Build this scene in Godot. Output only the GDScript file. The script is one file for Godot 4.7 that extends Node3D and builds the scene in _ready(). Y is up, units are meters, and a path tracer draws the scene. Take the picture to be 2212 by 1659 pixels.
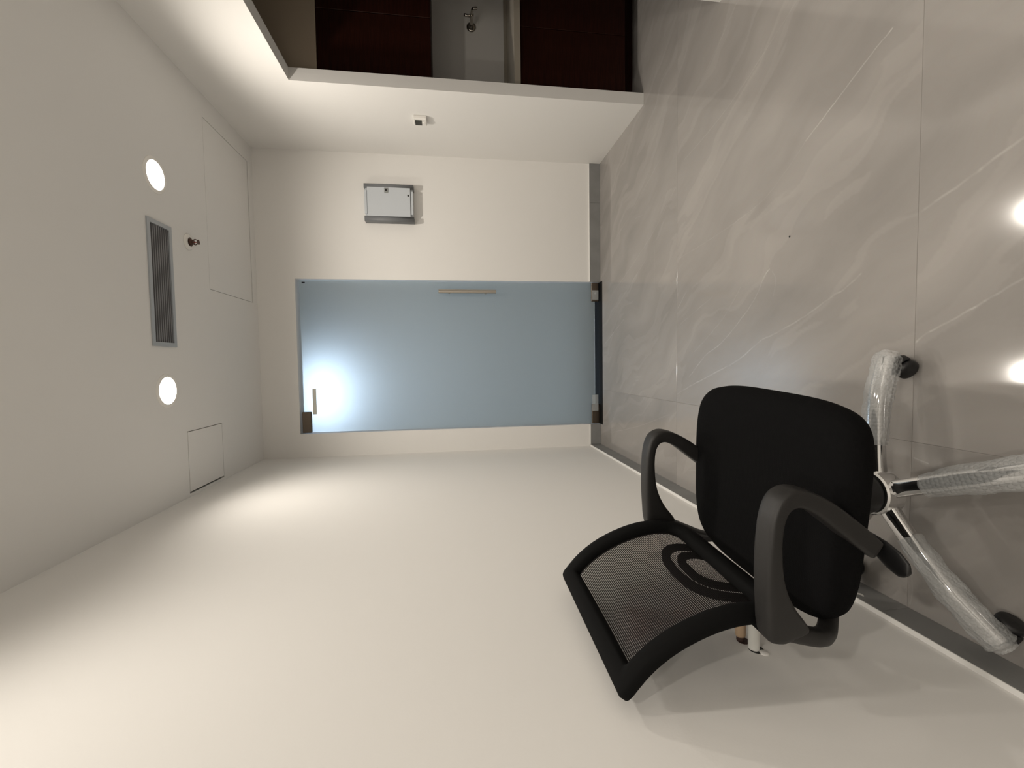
extends Node3D
# A small white office room photographed with the phone on its side: world y is up, the camera is rolled.
# Room: left wall x = 0, right wall x = W, far wall z = 0, floor y = 0, ceiling y = H.

const W := 2.195
const H := 2.535
const ZF := 5.15          # wall behind the camera
const LAMP := 1.14
const LAMP_MID := 0.74
var M := {}
var used := {}

# ------------------------------------------------------------------ helpers
func numbered(n: String) -> String:
	if not used.has(n):
		used[n] = 0
		return n
	used[n] += 1
	return "%s_%03d" % [n, used[n]]

func mk(c: Color, rough := 0.6, metal := 0.0, spec := 0.5) -> StandardMaterial3D:
	var m := StandardMaterial3D.new()
	m.albedo_color = c
	m.roughness = rough
	m.metallic = metal
	m.metallic_specular = spec
	return m

func noise_tex(freq: float, size := 512, as_normal := false, strength := 4.0, sd := 1, oct := 3) -> NoiseTexture2D:
	var n := FastNoiseLite.new()
	n.seed = sd
	n.frequency = freq
	n.fractal_octaves = oct
	var t := NoiseTexture2D.new()
	t.width = size
	t.height = size
	t.seamless = true
	t.noise = n
	t.as_normal_map = as_normal
	t.bump_strength = strength
	return t

func finish(verts: PackedVector3Array, idx: PackedInt32Array, uvs: PackedVector2Array, smooth := true) -> ArrayMesh:
	# turn all faces outward (front faces run clockwise), then normals
	var vol := 0.0
	for i in range(0, idx.size(), 3):
		vol += verts[idx[i]].dot(verts[idx[i + 1]].cross(verts[idx[i + 2]]))
	var st := SurfaceTool.new()
	st.begin(Mesh.PRIMITIVE_TRIANGLES)
	if smooth:
		st.set_smooth_group(0)
		for i in verts.size():
			if uvs.size(): st.set_uv(uvs[i])
			st.add_vertex(verts[i])
		for i in range(0, idx.size(), 3):
			st.add_index(idx[i])
			st.add_index(idx[i + 2] if vol > 0.0 else idx[i + 1])
			st.add_index(idx[i + 1] if vol > 0.0 else idx[i + 2])
	else:
		st.set_smooth_group(-1)
		for i in range(0, idx.size(), 3):
			var o := [idx[i], idx[i + 2] if vol > 0.0 else idx[i + 1], idx[i + 1] if vol > 0.0 else idx[i + 2]]
			for k in o:
				if uvs.size(): st.set_uv(uvs[k])
				st.add_vertex(verts[k])
	st.generate_normals()
	return st.commit()

# rings of equal length joined into one closed skin
func loft(rings: Array, closed_path := false, caps := true) -> ArrayMesh:
	var n: int = rings[0].size()
	var v := PackedVector3Array()
	var uv := PackedVector2Array()
	var ix := PackedInt32Array()
	var dist := 0.0
	for r in rings.size():
		if r > 0: dist += (rings[r][0] as Vector3).distance_to(rings[r - 1][0])
		for k in n:
			v.append(rings[r][k])
			uv.append(Vector2(float(k) / n, dist))
	var m := rings.size()
	for r in (m if closed_path else m - 1):
		var r2 := (r + 1) % m
		for k in n:
			var k2 := (k + 1) % n
			ix.append_array([r * n + k, r2 * n + k, r2 * n + k2, r * n + k, r2 * n + k2, r * n + k2])
	if caps and not closed_path:
		for e in [0, m - 1]:
			var c := Vector3.ZERO
			for k in n: c += rings[e][k]
			var ci := v.size()
			v.append(c / n)
			uv.append(Vector2(0.5, 0))
			for k in n:
				var k2 := (k + 1) % n
				if e == 0: ix.append_array([ci, e * n + k, e * n + k2])
				else: ix.append_array([ci, e * n + k2, e * n + k])
	return finish(v, ix, uv)

# a box with chamfered edges, centred at c
func bev(c: Vector3, s: Vector3, b := 0.004) -> ArrayMesh:
	b = minf(b, minf(s.x, minf(s.y, s.z)) * 0.45)
	var v := PackedVector3Array()
	var ix := PackedInt32Array()
	var h := s / 2.0
	# corner vertices: 3 for each of 8 corners
	for i in 8:
		var q := Vector3(1 if i & 1 else -1, 1 if i & 2 else -1, 1 if i & 4 else -1)
		v.append(c + Vector3(q.x * h.x, q.y * (h.y - b), q.z * (h.z - b)))
		v.append(c + Vector3(q.x * (h.x - b), q.y * h.y, q.z * (h.z - b)))
		v.append(c + Vector3(q.x * (h.x - b), q.y * (h.y - b), q.z * h.z))
	var tri := func(a: int, d: int, e: int):
		var nn: Vector3 = (v[d] - v[a]).cross(v[e] - v[a])
		if nn.dot((v[a] + v[d] + v[e]) / 3.0 - c) > 0.0: ix.append_array([a, d, e])
		else: ix.append_array([a, e, d])
	for ax in 3:
		var bit := 1 << ax
		var o1 := 1 << ((ax + 1) % 3)
		var o2 := 1 << ((ax + 2) % 3)
		for side in [0, bit]:
			var f := [side, side | o1, side | o1 | o2, side | o2]
			tri.call(f[0] * 3 + ax, f[1] * 3 + ax, f[2] * 3 + ax)
			tri.call(f[0] * 3 + ax, f[2] * 3 + ax, f[3] * 3 + ax)
		# edges along ax
		var a1 := (ax + 1) % 3
		var a2 := (ax + 2) % 3
		for e in [0, o1, o2, o1 | o2]:
			tri.call(e * 3 + a1, (e | bit) * 3 + a1, (e | bit) * 3 + a2)
			tri.call(e * 3 + a1, (e | bit) * 3 + a2, e * 3 + a2)
	for i in 8: tri.call(i * 3, i * 3 + 1, i * 3 + 2)
	return finish(v, ix, PackedVector2Array(), false)

# turned shape round the axis through o along dir; profile of (radius, height)
func lathe(o: Vector3, dir: Vector3, prof: Array, seg := 32) -> ArrayMesh:
	dir = dir.normalized()
	var a := dir.cross(Vector3(0, 0, 1) if absf(dir.z) < 0.9 else Vector3(1, 0, 0)).normalized()
	var b := dir.cross(a)
	var rings := []
	for p in prof:
		var r := PackedVector3Array()
		for k in seg:
			var t := TAU * k / seg
			r.append(o + dir * p[1] + (a * cos(t) + b * sin(t)) * maxf(p[0], 0.00001))
		rings.append(r)
	return loft(rings)

# hard-edged lathe: each profile point doubled so that rims stay crisp
func turned(o: Vector3, dir: Vector3, prof: Array, seg := 32) -> ArrayMesh:
	var p2 := []
	for i in prof.size():
		var p: Array = prof[i]
		if i > 0:
			var q: Array = prof[i - 1]
			var l := Vector2(p[0] - q[0], p[1] - q[1]).length()
			var e := minf(0.0008, l * 0.2)
			p2.append([lerpf(p[0], q[0], e / maxf(l, 1e-6)), lerpf(p[1], q[1], e / maxf(l, 1e-6))])
		p2.append(p)
		if i < prof.size() - 1:
			var q: Array = prof[i + 1]
			var l := Vector2(p[0] - q[0], p[1] - q[1]).length()
			var e := minf(0.0008, l * 0.2)
			p2.append([lerpf(p[0], q[0], e / maxf(l, 1e-6)), lerpf(p[1], q[1], e / maxf(l, 1e-6))])
	return lathe(o, dir, p2, seg)

# smooth curve through points (Catmull-Rom)
func curve(pts: Array, per := 6) -> Array:
	var out := []
	for i in pts.size() - 1:
		var p0 = pts[maxi(i - 1, 0)]
		var p1 = pts[i]
		var p2 = pts[i + 1]
		var p3 = pts[mini(i + 2, pts.size() - 1)]
		for k in per:
			var t := float(k) / per
			out.append(0.5 * ((2.0 * p1) + (p2 - p0) * t + (2.0 * p0 - 5.0 * p1 + 4.0 * p2 - p3) * t * t + (3.0 * p1 - p0 - 3.0 * p2 + p3) * t * t * t))
	out.append(pts[-1])
	return out

# tube along a path; rx across, ry in the direction of up
func tube(path: Array, rx, ry, up: Vector3, seg := 14, power := 2.0) -> ArrayMesh:
	var rings := []
	for i in path.size():
		var d: Vector3 = (path[mini(i + 1, path.size() - 1)] - path[maxi(i - 1, 0)]).normalized()
		var a := d.cross(up).normalized()
		var b := a.cross(d).normalized()
		var t := float(i) / (path.size() - 1)
		var x: float = rx.call(t) if rx is Callable else rx
		var y: float = ry.call(t) if ry is Callable else ry
		var r := PackedVector3Array()
		for k in seg:
			var an := TAU * (k + 0.5) / seg
			var c := cos(an)
			var s := sin(an)
			r.append(path[i] + a * x * signf(c) * pow(absf(c), 2.0 / power) + b * y * signf(s) * pow(absf(s), 2.0 / power))
		rings.append(r)
	return loft(rings)

func join(parts: Array) -> ArrayMesh:
	var st := SurfaceTool.new()
	st.begin(Mesh.PRIMITIVE_TRIANGLES)
	for p in parts: st.append_from(p, 0, Transform3D())
	return st.commit()

# a board with rectangular openings: u, v span it, w0..w1 is its thickness
func board(u0: float, u1: float, v0: float, v1: float, holes: Array, w0: float, w1: float, place: Callable) -> ArrayMesh:
	var us := [u0, u1]
	var vs := [v0, v1]
	for h in holes:
		for q in [h[0], h[1]]: if q > u0 and q < u1 and not us.has(q): us.append(q)
		for q in [h[2], h[3]]: if q > v0 and q < v1 and not vs.has(q): vs.append(q)
	us.sort()
	vs.sort()
	var solid := func(i: int, j: int) -> bool:
		if i < 0 or j < 0 or i >= us.size() - 1 or j >= vs.size() - 1: return false
		var cu: float = (us[i] + us[i + 1]) / 2.0
		var cv: float = (vs[j] + vs[j + 1]) / 2.0
		for h in holes:
			if cu > h[0] and cu < h[1] and cv > h[2] and cv < h[3]: return false
		return true
	var v := PackedVector3Array()
	var ix := PackedInt32Array()
	var quad := func(a: Vector3, b: Vector3, c: Vector3, d: Vector3):
		var n := v.size()
		for q in [a, b, c, d]: v.append(place.call(q.x, q.y, q.z))
		ix.append_array([n, n + 1, n + 2, n, n + 2, n + 3])
	for i in us.size() - 1:
		for j in vs.size() - 1:
			if not solid.call(i, j): continue
			var a: float = us[i]
			var b: float = us[i + 1]
			var c: float = vs[j]
			var d: float = vs[j + 1]
			quad.call(Vector3(a, c, w1), Vector3(b, c, w1), Vector3(b, d, w1), Vector3(a, d, w1))
			quad.call(Vector3(a, c, w0), Vector3(a, d, w0), Vector3(b, d, w0), Vector3(b, c, w0))
			if not solid.call(i - 1, j): quad.call(Vector3(a, c, w0), Vector3(a, c, w1), Vector3(a, d, w1), Vector3(a, d, w0))
			if not solid.call(i + 1, j): quad.call(Vector3(b, c, w0), Vector3(b, d, w0), Vector3(b, d, w1), Vector3(b, c, w1))
			if not solid.call(i, j - 1): quad.call(Vector3(a, c, w0), Vector3(b, c, w0), Vector3(b, c, w1), Vector3(a, c, w1))
			if not solid.call(i, j + 1): quad.call(Vector3(a, d, w0), Vector3(a, d, w1), Vector3(b, d, w1), Vector3(b, d, w0))
	return finish(v, ix, PackedVector2Array(), false)

func obj(called: String, mesh: Mesh, m: Material, parent: Node = self) -> MeshInstance3D:
	var o := MeshInstance3D.new()
	o.name = numbered(called) if parent == self else called
	o.mesh = mesh
	o.material_override = m
	parent.add_child(o, true)
	return o

func struct(called: String, mesh: Mesh, m: Material, label: String) -> MeshInstance3D:
	var o := obj(called, mesh, m)
	o.set_meta("kind", "structure")
	o.set_meta("label", label)
	return o

func tag(o: Node, label: String, category: String, group := "") -> Node:
	o.set_meta("label", label)
	o.set_meta("category", category)
	if group: o.set_meta("group", group)
	return o

func thing(called: String, at: Vector3, label: String, category: String, group := "") -> Node3D:
	var o := Node3D.new()
	o.name = numbered(called)
	add_child(o, true)
	o.position = at
	tag(o, label, category, group)
	return o

# ------------------------------------------------------------------ scene
func _ready() -> void:
	camera_and_light()
	materials()
	room()
	door()
	ceiling_things()
	wall_things()
	pantry()
	corridor()
	chair()

func camera_and_light() -> void:
	var cam := Camera3D.new()
	cam.name = "camera"
	cam.fov = 82.237
	cam.near = 0.02
	var r := Vector3(0.99877838, -0.02094343, -0.04475623)
	var u := Vector3(0.01460601, 0.99039376, -0.13750221)
	var b := Vector3(0.04720606, 0.13668053, 0.98948978)
	cam.transform = Transform3D(Basis(-u, r, b), Vector3(0.65602, 1.17906, 3.36701))
	add_child(cam)
	cam.current = true
	var we := WorldEnvironment.new()
	we.name = "environment"
	var e := Environment.new()
	e.background_mode = Environment.BG_COLOR
	e.background_color = Color.BLACK
	e.tonemap_mode = Environment.TONE_MAPPER_LINEAR
	e.tonemap_exposure = 1.02
	e.sdfgi_enabled = true
	e.ssao_enabled = true
	e.ssil_enabled = true
	we.environment = e
	add_child(we)

func materials() -> void:
	var paint := mk(Color(0.905, 0.898, 0.885), 0.72, 0.0, 0.3)
	paint.uv1_triplanar = true
	paint.uv1_world_triplanar = true
	paint.uv1_scale = Vector3(3, 3, 3)
	paint.heightmap_enabled = true
	paint.heightmap_scale = 0.006
	paint.heightmap_texture = noise_tex(0.09, 512, false, 4.0, 5, 4)
	M.paint = paint
	M.ceiling = paint.duplicate()
	M.ceiling.albedo_color = Color(0.9, 0.895, 0.885)
	var plate := mk(Color(0.55, 0.55, 0.545), 0.5, 0.0, 0.4)
	plate.uv1_triplanar = true
	plate.uv1_world_triplanar = true
	plate.albedo_texture = streaks(Color(0.92, 0.92, 0.92), Color(1, 1, 1))
	M.skirting = plate
	M.stone = mk(Color(0.07, 0.07, 0.068), 0.6, 0.0, 0.25)
	M.grout = mk(Color(0.52, 0.505, 0.49), 0.9)
	M.steel = mk(Color(0.72, 0.69, 0.65), 0.3, 1.0)
	M.patch = mk(Color(0.42, 0.38, 0.34), 0.42, 1.0)
	M.chrome = mk(Color(0.9, 0.9, 0.9), 0.06, 1.0)
	M.white_plastic = mk(Color(0.9, 0.89, 0.87), 0.4)
	M.grey_plastic = mk(Color(0.44, 0.45, 0.46), 0.5)
	M.pale_plastic = mk(Color(0.76, 0.78, 0.8), 0.4)
	M.dark = mk(Color(0.03, 0.03, 0.032), 0.6)
	M.screen = mk(Color(0.17, 0.18, 0.16), 0.25)
	M.aluminium = mk(Color(0.66, 0.68, 0.7), 0.45, 0.0, 0.6)
	M.concrete = mk(Color(0.56, 0.55, 0.53), 0.9)
	M.zinc = mk(Color(0.6, 0.61, 0.62), 0.5, 0.6)
	M.pvc = mk(Color(0.88, 0.88, 0.86), 0.35)
	M.beige = mk(Color(0.74, 0.64, 0.53), 0.6)
	M.brown = mk(Color(0.24, 0.17, 0.15), 0.7)

func streaks(a: Color, b: Color) -> NoiseTexture2D:
	var t := noise_tex(0.012, 512, false, 1.0, 9, 4)
	var g := Gradient.new()
	g.set_color(0, a)
	g.set_color(1, b)
	t.color_ramp = g
	return t

# ------------------------------------------------------------------ floor
const FX0 := -0.3
const FX1 := 3.1
const FZ0 := -0.05
const FZ1 := 3.55
func marble() -> ImageTexture:
	var n := 512
	var im := Image.create(n, n, false, Image.FORMAT_RGBF)
	var n1 := FastNoiseLite.new()
	n1.seed = 4
	n1.frequency = 1.0
	n1.fractal_octaves = 5
	var n2 := FastNoiseLite.new()
	n2.seed = 21
	n2.frequency = 1.0
	n2.fractal_octaves = 3
	for j in n:
		for i in n:
			var x := FX0 + (FX1 - FX0) * (i + 0.5) / n
			var z := FZ0 + (FZ1 - FZ0) * (j + 0.5) / n
			# veins and clouds run across the slabs on a slant; every slab is cut from another place of the print
			var row := floorf((z + 0.012) / 1.2)
			var col := floorf((x - 0.4375) / 2.4)
			var along := x * 0.48 + z * 0.88
			var across := x * 0.88 - z * 0.48
			across += 0.10 * n2.get_noise_2d(along * 1.6 + row * 7.0, across * 1.2 + col * 5.0)
			var c := n1.get_noise_2d(along * 0.8 + row * 3.0 + col * 11.0, across * 2.6 + row * 1.7)
			var d := n2.get_noise_2d(along * 1.8 + row * 5.0, across * 6.0 + col * 2.0)
			var q := 0.595 + 0.05 * c + 0.016 * d + 0.01 * sin(row * 3.0 + col * 2.0)
			# sharp-edged paler sheets
			var sheet := n1.get_noise_2d(along * 0.5 + 40.0 + row * 2.0, across * 2.4 + 9.0)
			q += 0.02 * smoothstep(0.06, 0.085, sheet) - 0.012 * smoothstep(0.22, 0.24, sheet)
			im.set_pixel(i, j, Color(q * 1.0, q * 0.972, q * 0.945))
	im.resize(2048, 2048, Image.INTERPOLATE_CUBIC)
	# veins as they lie on the slabs: [half width in mm, strength, (x, z) points]
	var veins := [
		[2.6, 0.16, [[1.53, 2.309], [1.5, 2.247], [1.376, 2.023]]],
		[2.0, 0.05, [[1.376, 2.023], [1.306, 1.921], [1.251, 1.804], [1.214, 1.572], [1.182, 1.199]]],
		[1.8, 0.09, [[2.103, 1.659], [2.021, 1.529], [1.956, 1.4]]],
		[4.5, 0.10, [[1.30, 3.1], [1.105, 2.593], [1.065, 2.503], [1.022, 2.395]]],
		[3.2, 0.14, [[0.98, 2.9], [0.817, 2.602], [0.76, 2.503], [0.713, 2.414], [0.694, 2.391]]],
		[3.4, 0.11, [[0.901, 2.234], [0.861, 2.174], [0.849, 2.138], [0.792, 2.015], [0.746, 1.881], [0.725, 1.813], [0.659, 1.695], [0.604, 1.54], [0.526, 1.312], [0.479, 1.189]]],
		[2.6, 0.12, [[0.993, 1.863], [0.97, 1.836], [0.919, 1.804], [0.876, 1.768], [0.815, 1.693], [0.733, 1.575], [0.679, 1.452], [0.575, 1.311]]],
		[3.0, 0.05, [[1.565, 1.178], [1.427, 0.954], [1.336, 0.757], [1.138, 0.232]]],
		[2.0, 0.10, [[1.55, 0.771], [1.563, 0.662]]],
		[2.4, 0.07, [[1.328, 0.926], [1.2, 0.93], [1.075, 0.926]]],
		[2.4, 0.10, [[0.947, 0.476], [0.794, 0.1]]],
		[3.0, 0.09, [[1.004, 1.282], [0.928, 1.195]]],
		[3.0, 0.05, [[0.98, 1.877], [0.944, 1.896], [0.888, 1.884]]],
		[2.5, 0.05, [[0.953, 1.7], [0.834, 1.577], [0.699, 1.357]]],
		[1.6, 0.13, [[0.102, 2.395], [0.05, 2.40], [0.009, 2.395]]],
		[1.6, 0.16, [[0.398, 2.395], [0.39, 2.43]]],
		[2.5, 0.05, [[0.945, 1.507], [0.845, 1.225]]],
		[2.5, 0.05, [[0.943, 0.132], [1.271, 0.816]]],
		[2.2, 0.06, [[1.78, 1.0], [1.60, 0.55], [1.50, 0.2]]],
		[2.2, 0.06, [[2.0, 2.3], [1.85, 1.95], [1.72, 1.6], [1.66, 1.25]]],
		[2.4, 0.06, [[0.36, 1.1], [0.24, 0.7], [0.12, 0.2]]],
		[2.4, 0.06, [[0.36, 2.2], [0.22, 1.8], [0.1, 1.3]]]]
	var mm := 2048.0 / ((FX1 - FX0) * 1000.0)
	var wob := FastNoiseLite.new()
	wob.seed = 3
	wob.frequency = 6.0
	for vn in veins:
		var pts := []
		for q in vn[2]: pts.append(Vector2(q[0], q[1]))
		var c := curve(pts, 40)
		for k in c.size() - 1:
			var a: Vector2 = c[k]
			var b: Vector2 = c[k + 1]
			var steps := maxi(1, int(a.distance_to(b) * 1000.0))
			for s in steps:
				var p: Vector2 = a.lerp(b, float(s) / steps)
				p.x += 0.003 * wob.get_noise_2d(p.x * 3.0, p.y * 3.0)
				var px := (p.x - FX0) / (FX1 - FX0) * 2048.0
				var py := (p.y - FZ0) / (FZ1 - FZ0) * 2048.0
				var fade: float = 0.55 + 0.6 * wob.get_noise_2d(p.x * 1.7 + 9.0, p.y * 1.7)
				var rr: float = vn[0] * mm
				for dy in range(-int(rr) - 1, int(rr) + 2):
					for dx in range(-int(rr) - 1, int(rr) + 2):
						var ax := int(px) + dx
						var ay := int(py) + dy
						if ax < 0 or ay < 0 or ax > 2047 or ay > 2047: continue
						var w := 1.0 - Vector2(ax + 0.5 - px, ay + 0.5 - py).length() / (rr + 0.4)
						if w <= 0.0: continue
						var o := im.get_pixel(ax, ay)
						var amt: float = vn[1] * fade * w * 0.32 * minf(1.0, 1.5 / rr)
						im.set_pixel(ax, ay, Color(minf(o.r + amt, 0.86), minf(o.g + amt, 0.85), minf(o.b + amt, 0.83)) if amt > 0.0 else Color(o.r + amt, o.g + amt, o.b + amt))
	im.convert(Image.FORMAT_RGB8)
	return ImageTexture.create_from_image(im)

func room() -> void:
	# floor: polished marble-look slabs 2.4 x 1.2 m with thin joints
	var floor_root := Node3D.new()
	floor_root.name = "floor"
	floor_root.set_meta("kind", "structure")
	floor_root.set_meta("label", "polished grey marble look floor slabs with pale veins")
	add_child(floor_root)
	var slab := mk(Color(1, 1, 1), 0.09, 0.0, 0.5)
	slab.albedo_texture = marble()
	M.slab = slab
	obj("grout_bed", bev(Vector3(1.6, -0.0309, 3.4), Vector3(6.6, 0.06, 8.0), 0.001), M.grout, floor_root)
	var xs := [-1.9625, 0.4375, 2.8375, 4.9]
	var zs := [-0.012, 1.188, 2.388, 3.588, 4.788, 5.988, 7.188]
	for i in 3:
		for j in 6:
			var x0: float = xs[i] + 0.0004
			var x1: float = xs[i + 1] - 0.0004
			var z0: float = zs[j] + 0.0004
			var z1: float = zs[j + 1] - 0.0004
			if i == 0: x0 = -0.05
			if j == 0:
				z0 = -0.01
			var e := 0.0006
			var v := PackedVector3Array()
			var ix := PackedInt32Array()
			for q in [[0.0, -0.0035], [0.0, -e], [e, 0.0]]:
				for c in [[x0, z0, 1, 1], [x1, z0, -1, 1], [x1, z1, -1, -1], [x0, z1, 1, -1]]:
					v.append(Vector3(c[0] + c[2] * q[0], q[1], c[1] + c[3] * q[0]))
			for r in 2:
				for k in 4:
					var k2 := (k + 1) % 4
					ix.append_array([r * 4 + k, (r + 1) * 4 + k, (r + 1) * 4 + k2, r * 4 + k, (r + 1) * 4 + k2, r * 4 + k2])
			ix.append_array([8, 11, 10, 8, 10, 9])
			ix.append_array([0, 1, 2, 0, 2, 3])
			var uv := PackedVector2Array()
			for p in v: uv.append(Vector2((p.x - FX0) / (FX1 - FX0), (p.z - FZ0) / (FZ1 - FZ0)))
			obj("tile", finish(v, ix, uv, false), slab, floor_root)

	# walls
	var zx := func(u: float, v: float, w: float) -> Vector3: return Vector3(u, v, w)
	var xz := func(u: float, v: float, w: float) -> Vector3: return Vector3(w, v, u)
	var fl := func(u: float, v: float, w: float) -> Vector3: return Vector3(u, w, v)
	struct("wall_back", board(-0.15, W + 0.068, -0.05, H + 0.1, [[0.159, 1.287, -1, 2.28]], -0.15, -0.013, zx), M.paint, "cream painted far wall with the glass door opening")
	struct("wall_left", board(-0.15, ZF + 0.1, -0.05, H + 0.1, [], -0.15, -0.014, xz), M.paint, "long plain cream painted wall behind the office chair")
	struct("wall_right", board(-0.013, ZF + 0.1, -0.05, H + 0.1, [[0.787, 1.543, -1, 2.011]], W, W + 0.068, xz), M.paint, "cream painted partition with a frameless doorway")
	struct("wall_front", board(-0.15, W + 0.068, -0.05, H + 0.1, [], ZF, ZF + 0.1, zx), M.paint, "plain cream wall facing the glass door")
	# ceiling with cut-outs for the two hatches and the air grille
	struct("ceiling", board(-0.15, W + 0.068, -0.15, ZF + 0.1, [[1.103, 2.066, 0.062, 0.616], [0.002, 0.327, 0.551, 0.899], [0.772, 1.336, 0.969, 1.123]], H, H + 0.0125, fl), M.ceiling, "flat white plasterboard ceiling with two flush hatches")
	struct("ceiling_slab", board(-0.15, W + 0.068, -0.15, ZF + 0.1, [], H + 0.3, H + 0.4, fl), M.concrete, "concrete slab above the plasterboard")
	# skirting of grey stone strips with a painted ledge on top
	var sk := Node3D.new()
	sk.name = "baseboard_left"
	sk.set_meta("kind", "structure")
	sk.set_meta("label", "dark grey stone skirting along the wall behind the chair")
	add_child(sk)
	for k in 6:
		obj("strip", bev(Vector3(-0.007, 0.0435, 0.6 + 1.2 * k - 0.006), Vector3(0.013, 0.087, 1.199), 0.0008), M.skirting, sk)
	obj("ledge", bev(Vector3(-0.0073, 0.0885, ZF / 2), Vector3(0.0134, 0.003, ZF), 0.0006), M.paint, sk)
	sk = Node3D.new()
	sk.name = "baseboard_back"
	sk.set_meta("kind", "structure")
	sk.set_meta("label", "dark grey stone skirting beside the glass door")
	add_child(sk)
	obj("strip", bev(Vector3(0.0795, 0.0425, -0.007), Vector3(0.157, 0.085, 0.012), 0.0008), M.skirting, sk)
	obj("strip", bev(Vector3(1.591, 0.0425, -0.007), Vector3(0.606, 0.085, 0.012), 0.0008), M.skirting, sk)
	obj("strip", bev(Vector3(2.0445, 0.0425, -0.007), Vector3(0.299, 0.085, 0.012), 0.0008), M.skirting, sk)
	obj("ledge", bev(Vector3(0.0795, 0.0863, -0.0072), Vector3(0.157, 0.0025, 0.0124), 0.0006), M.paint, sk)
	obj("ledge", bev(Vector3(1.741, 0.0863, -0.0072), Vector3(0.906, 0.0025, 0.0124), 0.0006), M.paint, sk)
	struct("trim_1", bev(Vector3(0.723, -0.008, -0.05), Vector3(1.126, 0.019, 0.185), 0.001), M.stone, "black stone threshold strip under the glass door")

# ------------------------------------------------------------------ door
func door() -> void:
	var d := Node3D.new()
	d.name = "door_1"
	d.set_meta("kind", "structure")
	d.set_meta("label", "frosted frameless glass door with a long steel pull handle")
	add_child(d)
	var glass := mk(Color(0.845, 0.868, 0.862, 0.12), 0.56, 0.0, 0.5)
	glass.transparency = BaseMaterial3D.TRANSPARENCY_ALPHA
	glass.refraction_enabled = true
	glass.refraction_scale = 0.045
	glass.backlight_enabled = true
	glass.backlight = Color(0.42, 0.435, 0.43)
	M.frosted = glass
	obj("glass_panel", bev(Vector3(0.723, 1.147, -0.038), Vector3(1.110, 2.222, 0.011), 0.001), glass, d)
	# pull handle
	var hd := obj("pull_handle", turned(Vector3(1.2, 0.828, 0.012), Vector3.UP, [[0.0001, 0], [0.0135, 0], [0.0145, 0.001], [0.0145, 0.43], [0.0135, 0.431], [0.0001, 0.431]], 28), M.steel, d)
	for y in [0.905, 1.18]:
		obj("standoff", turned(Vector3(1.2, y, -0.033), Vector3(0, 0, 1), [[0.0001, 0], [0.012, 0], [0.012, 0.004], [0.008, 0.005], [0.008, 0.04], [0.0001, 0.04]], 20), M.steel, hd)
	# patch fittings: top pivot, bottom pivot, bottom lock
	for q in [["top_pivot", 0.243, 2.235, 0.154, 0.062], ["bottom_pivot", 0.243, 0.036, 0.154, 0.062], ["floor_lock", 1.208, 0.036, 0.146, 0.058]]:
		var pf := obj(q[0], bev(Vector3(q[1], q[2], -0.038), Vector3(q[3], q[4], 0.034), 0.003), M.patch, d)
		pf.set_meta("label", "brushed brown metal patch fitting")
	var cover := obj("keyhole", turned(Vector3(1.20, 0.036, -0.0212), Vector3(0, 0, 1), [[0.0001, 0], [0.009, 0], [0.009, 0.002], [0.0001, 0.002]], 20), M.chrome, d)
	cover.set_meta("label", "round steel lock cylinder")
	var film := mk(Color(0.85, 0.87, 0.88, 0.28), 0.18)
	film.transparency = BaseMaterial3D.TRANSPARENCY_ALPHA
	obj("protective_film", bev(Vector3(0.33, 0.04, -0.0195), Vector3(0.13, 0.05, 0.001), 0.0003), film, d)
	obj("protective_film", bev(Vector3(1.185, 0.036, -0.0185), Vector3(0.075, 0.05, 0.001), 0.0003), film, d)
	obj("label_strip", bev(Vector3(0.395, 2.178, -0.0317), Vector3(0.19, 0.026, 0.0012), 0.0003), mk(Color(0.84, 0.84, 0.8), 0.6), d)
	obj("sticker", bev(Vector3(1.262, 2.228, -0.0318), Vector3(0.01, 0.022, 0.001), 0.0003), M.dark, d)

# ------------------------------------------------------------------ ceiling
func downlight(x: float, z: float, label: String, energy: float) -> void:
	var t := thing("downlight", Vector3(x, H, z), label, "light", "round recessed downlights")
	var trim := mk(Color(0.93, 0.92, 0.9), 0.35)
	obj("trim_ring", turned(Vector3.ZERO, Vector3.DOWN, [[0.066, -0.001], [0.066, 0.004], [0.072, 0.005], [0.082, 0.002], [0.083, -0.001]], 48), trim, t)
	var lamp := mk(Color(1, 1, 1), 0.5)
	lamp.emission_enabled = true
	lamp.emission = Color(1.0, 0.95, 0.89)
	lamp.emission_energy_multiplier = 6.0
	obj("lamp_disc", turned(Vector3(0, -0.0005, 0), Vector3.DOWN, [[0.0001, 0], [0.066, 0], [0.066, 0.003], [0.0001, 0.003]], 48), lamp, t)
	var l := SpotLight3D.new()
	l.name = "glow"
	l.spot_angle = 85.0
	l.spot_angle_attenuation = 1.0
	l.spot_attenuation = 2.0
	l.spot_range = 12.0
	l.light_size = 0.042
	l.light_color = Color(1.0, 0.966, 0.918)
	l.light_energy = energy
	l.shadow_enabled = true
	l.position = Vector3(0, -0.048, 0)
	l.rotation_degrees = Vector3(-90, 0, 0)
	t.add_child(l)

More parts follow.
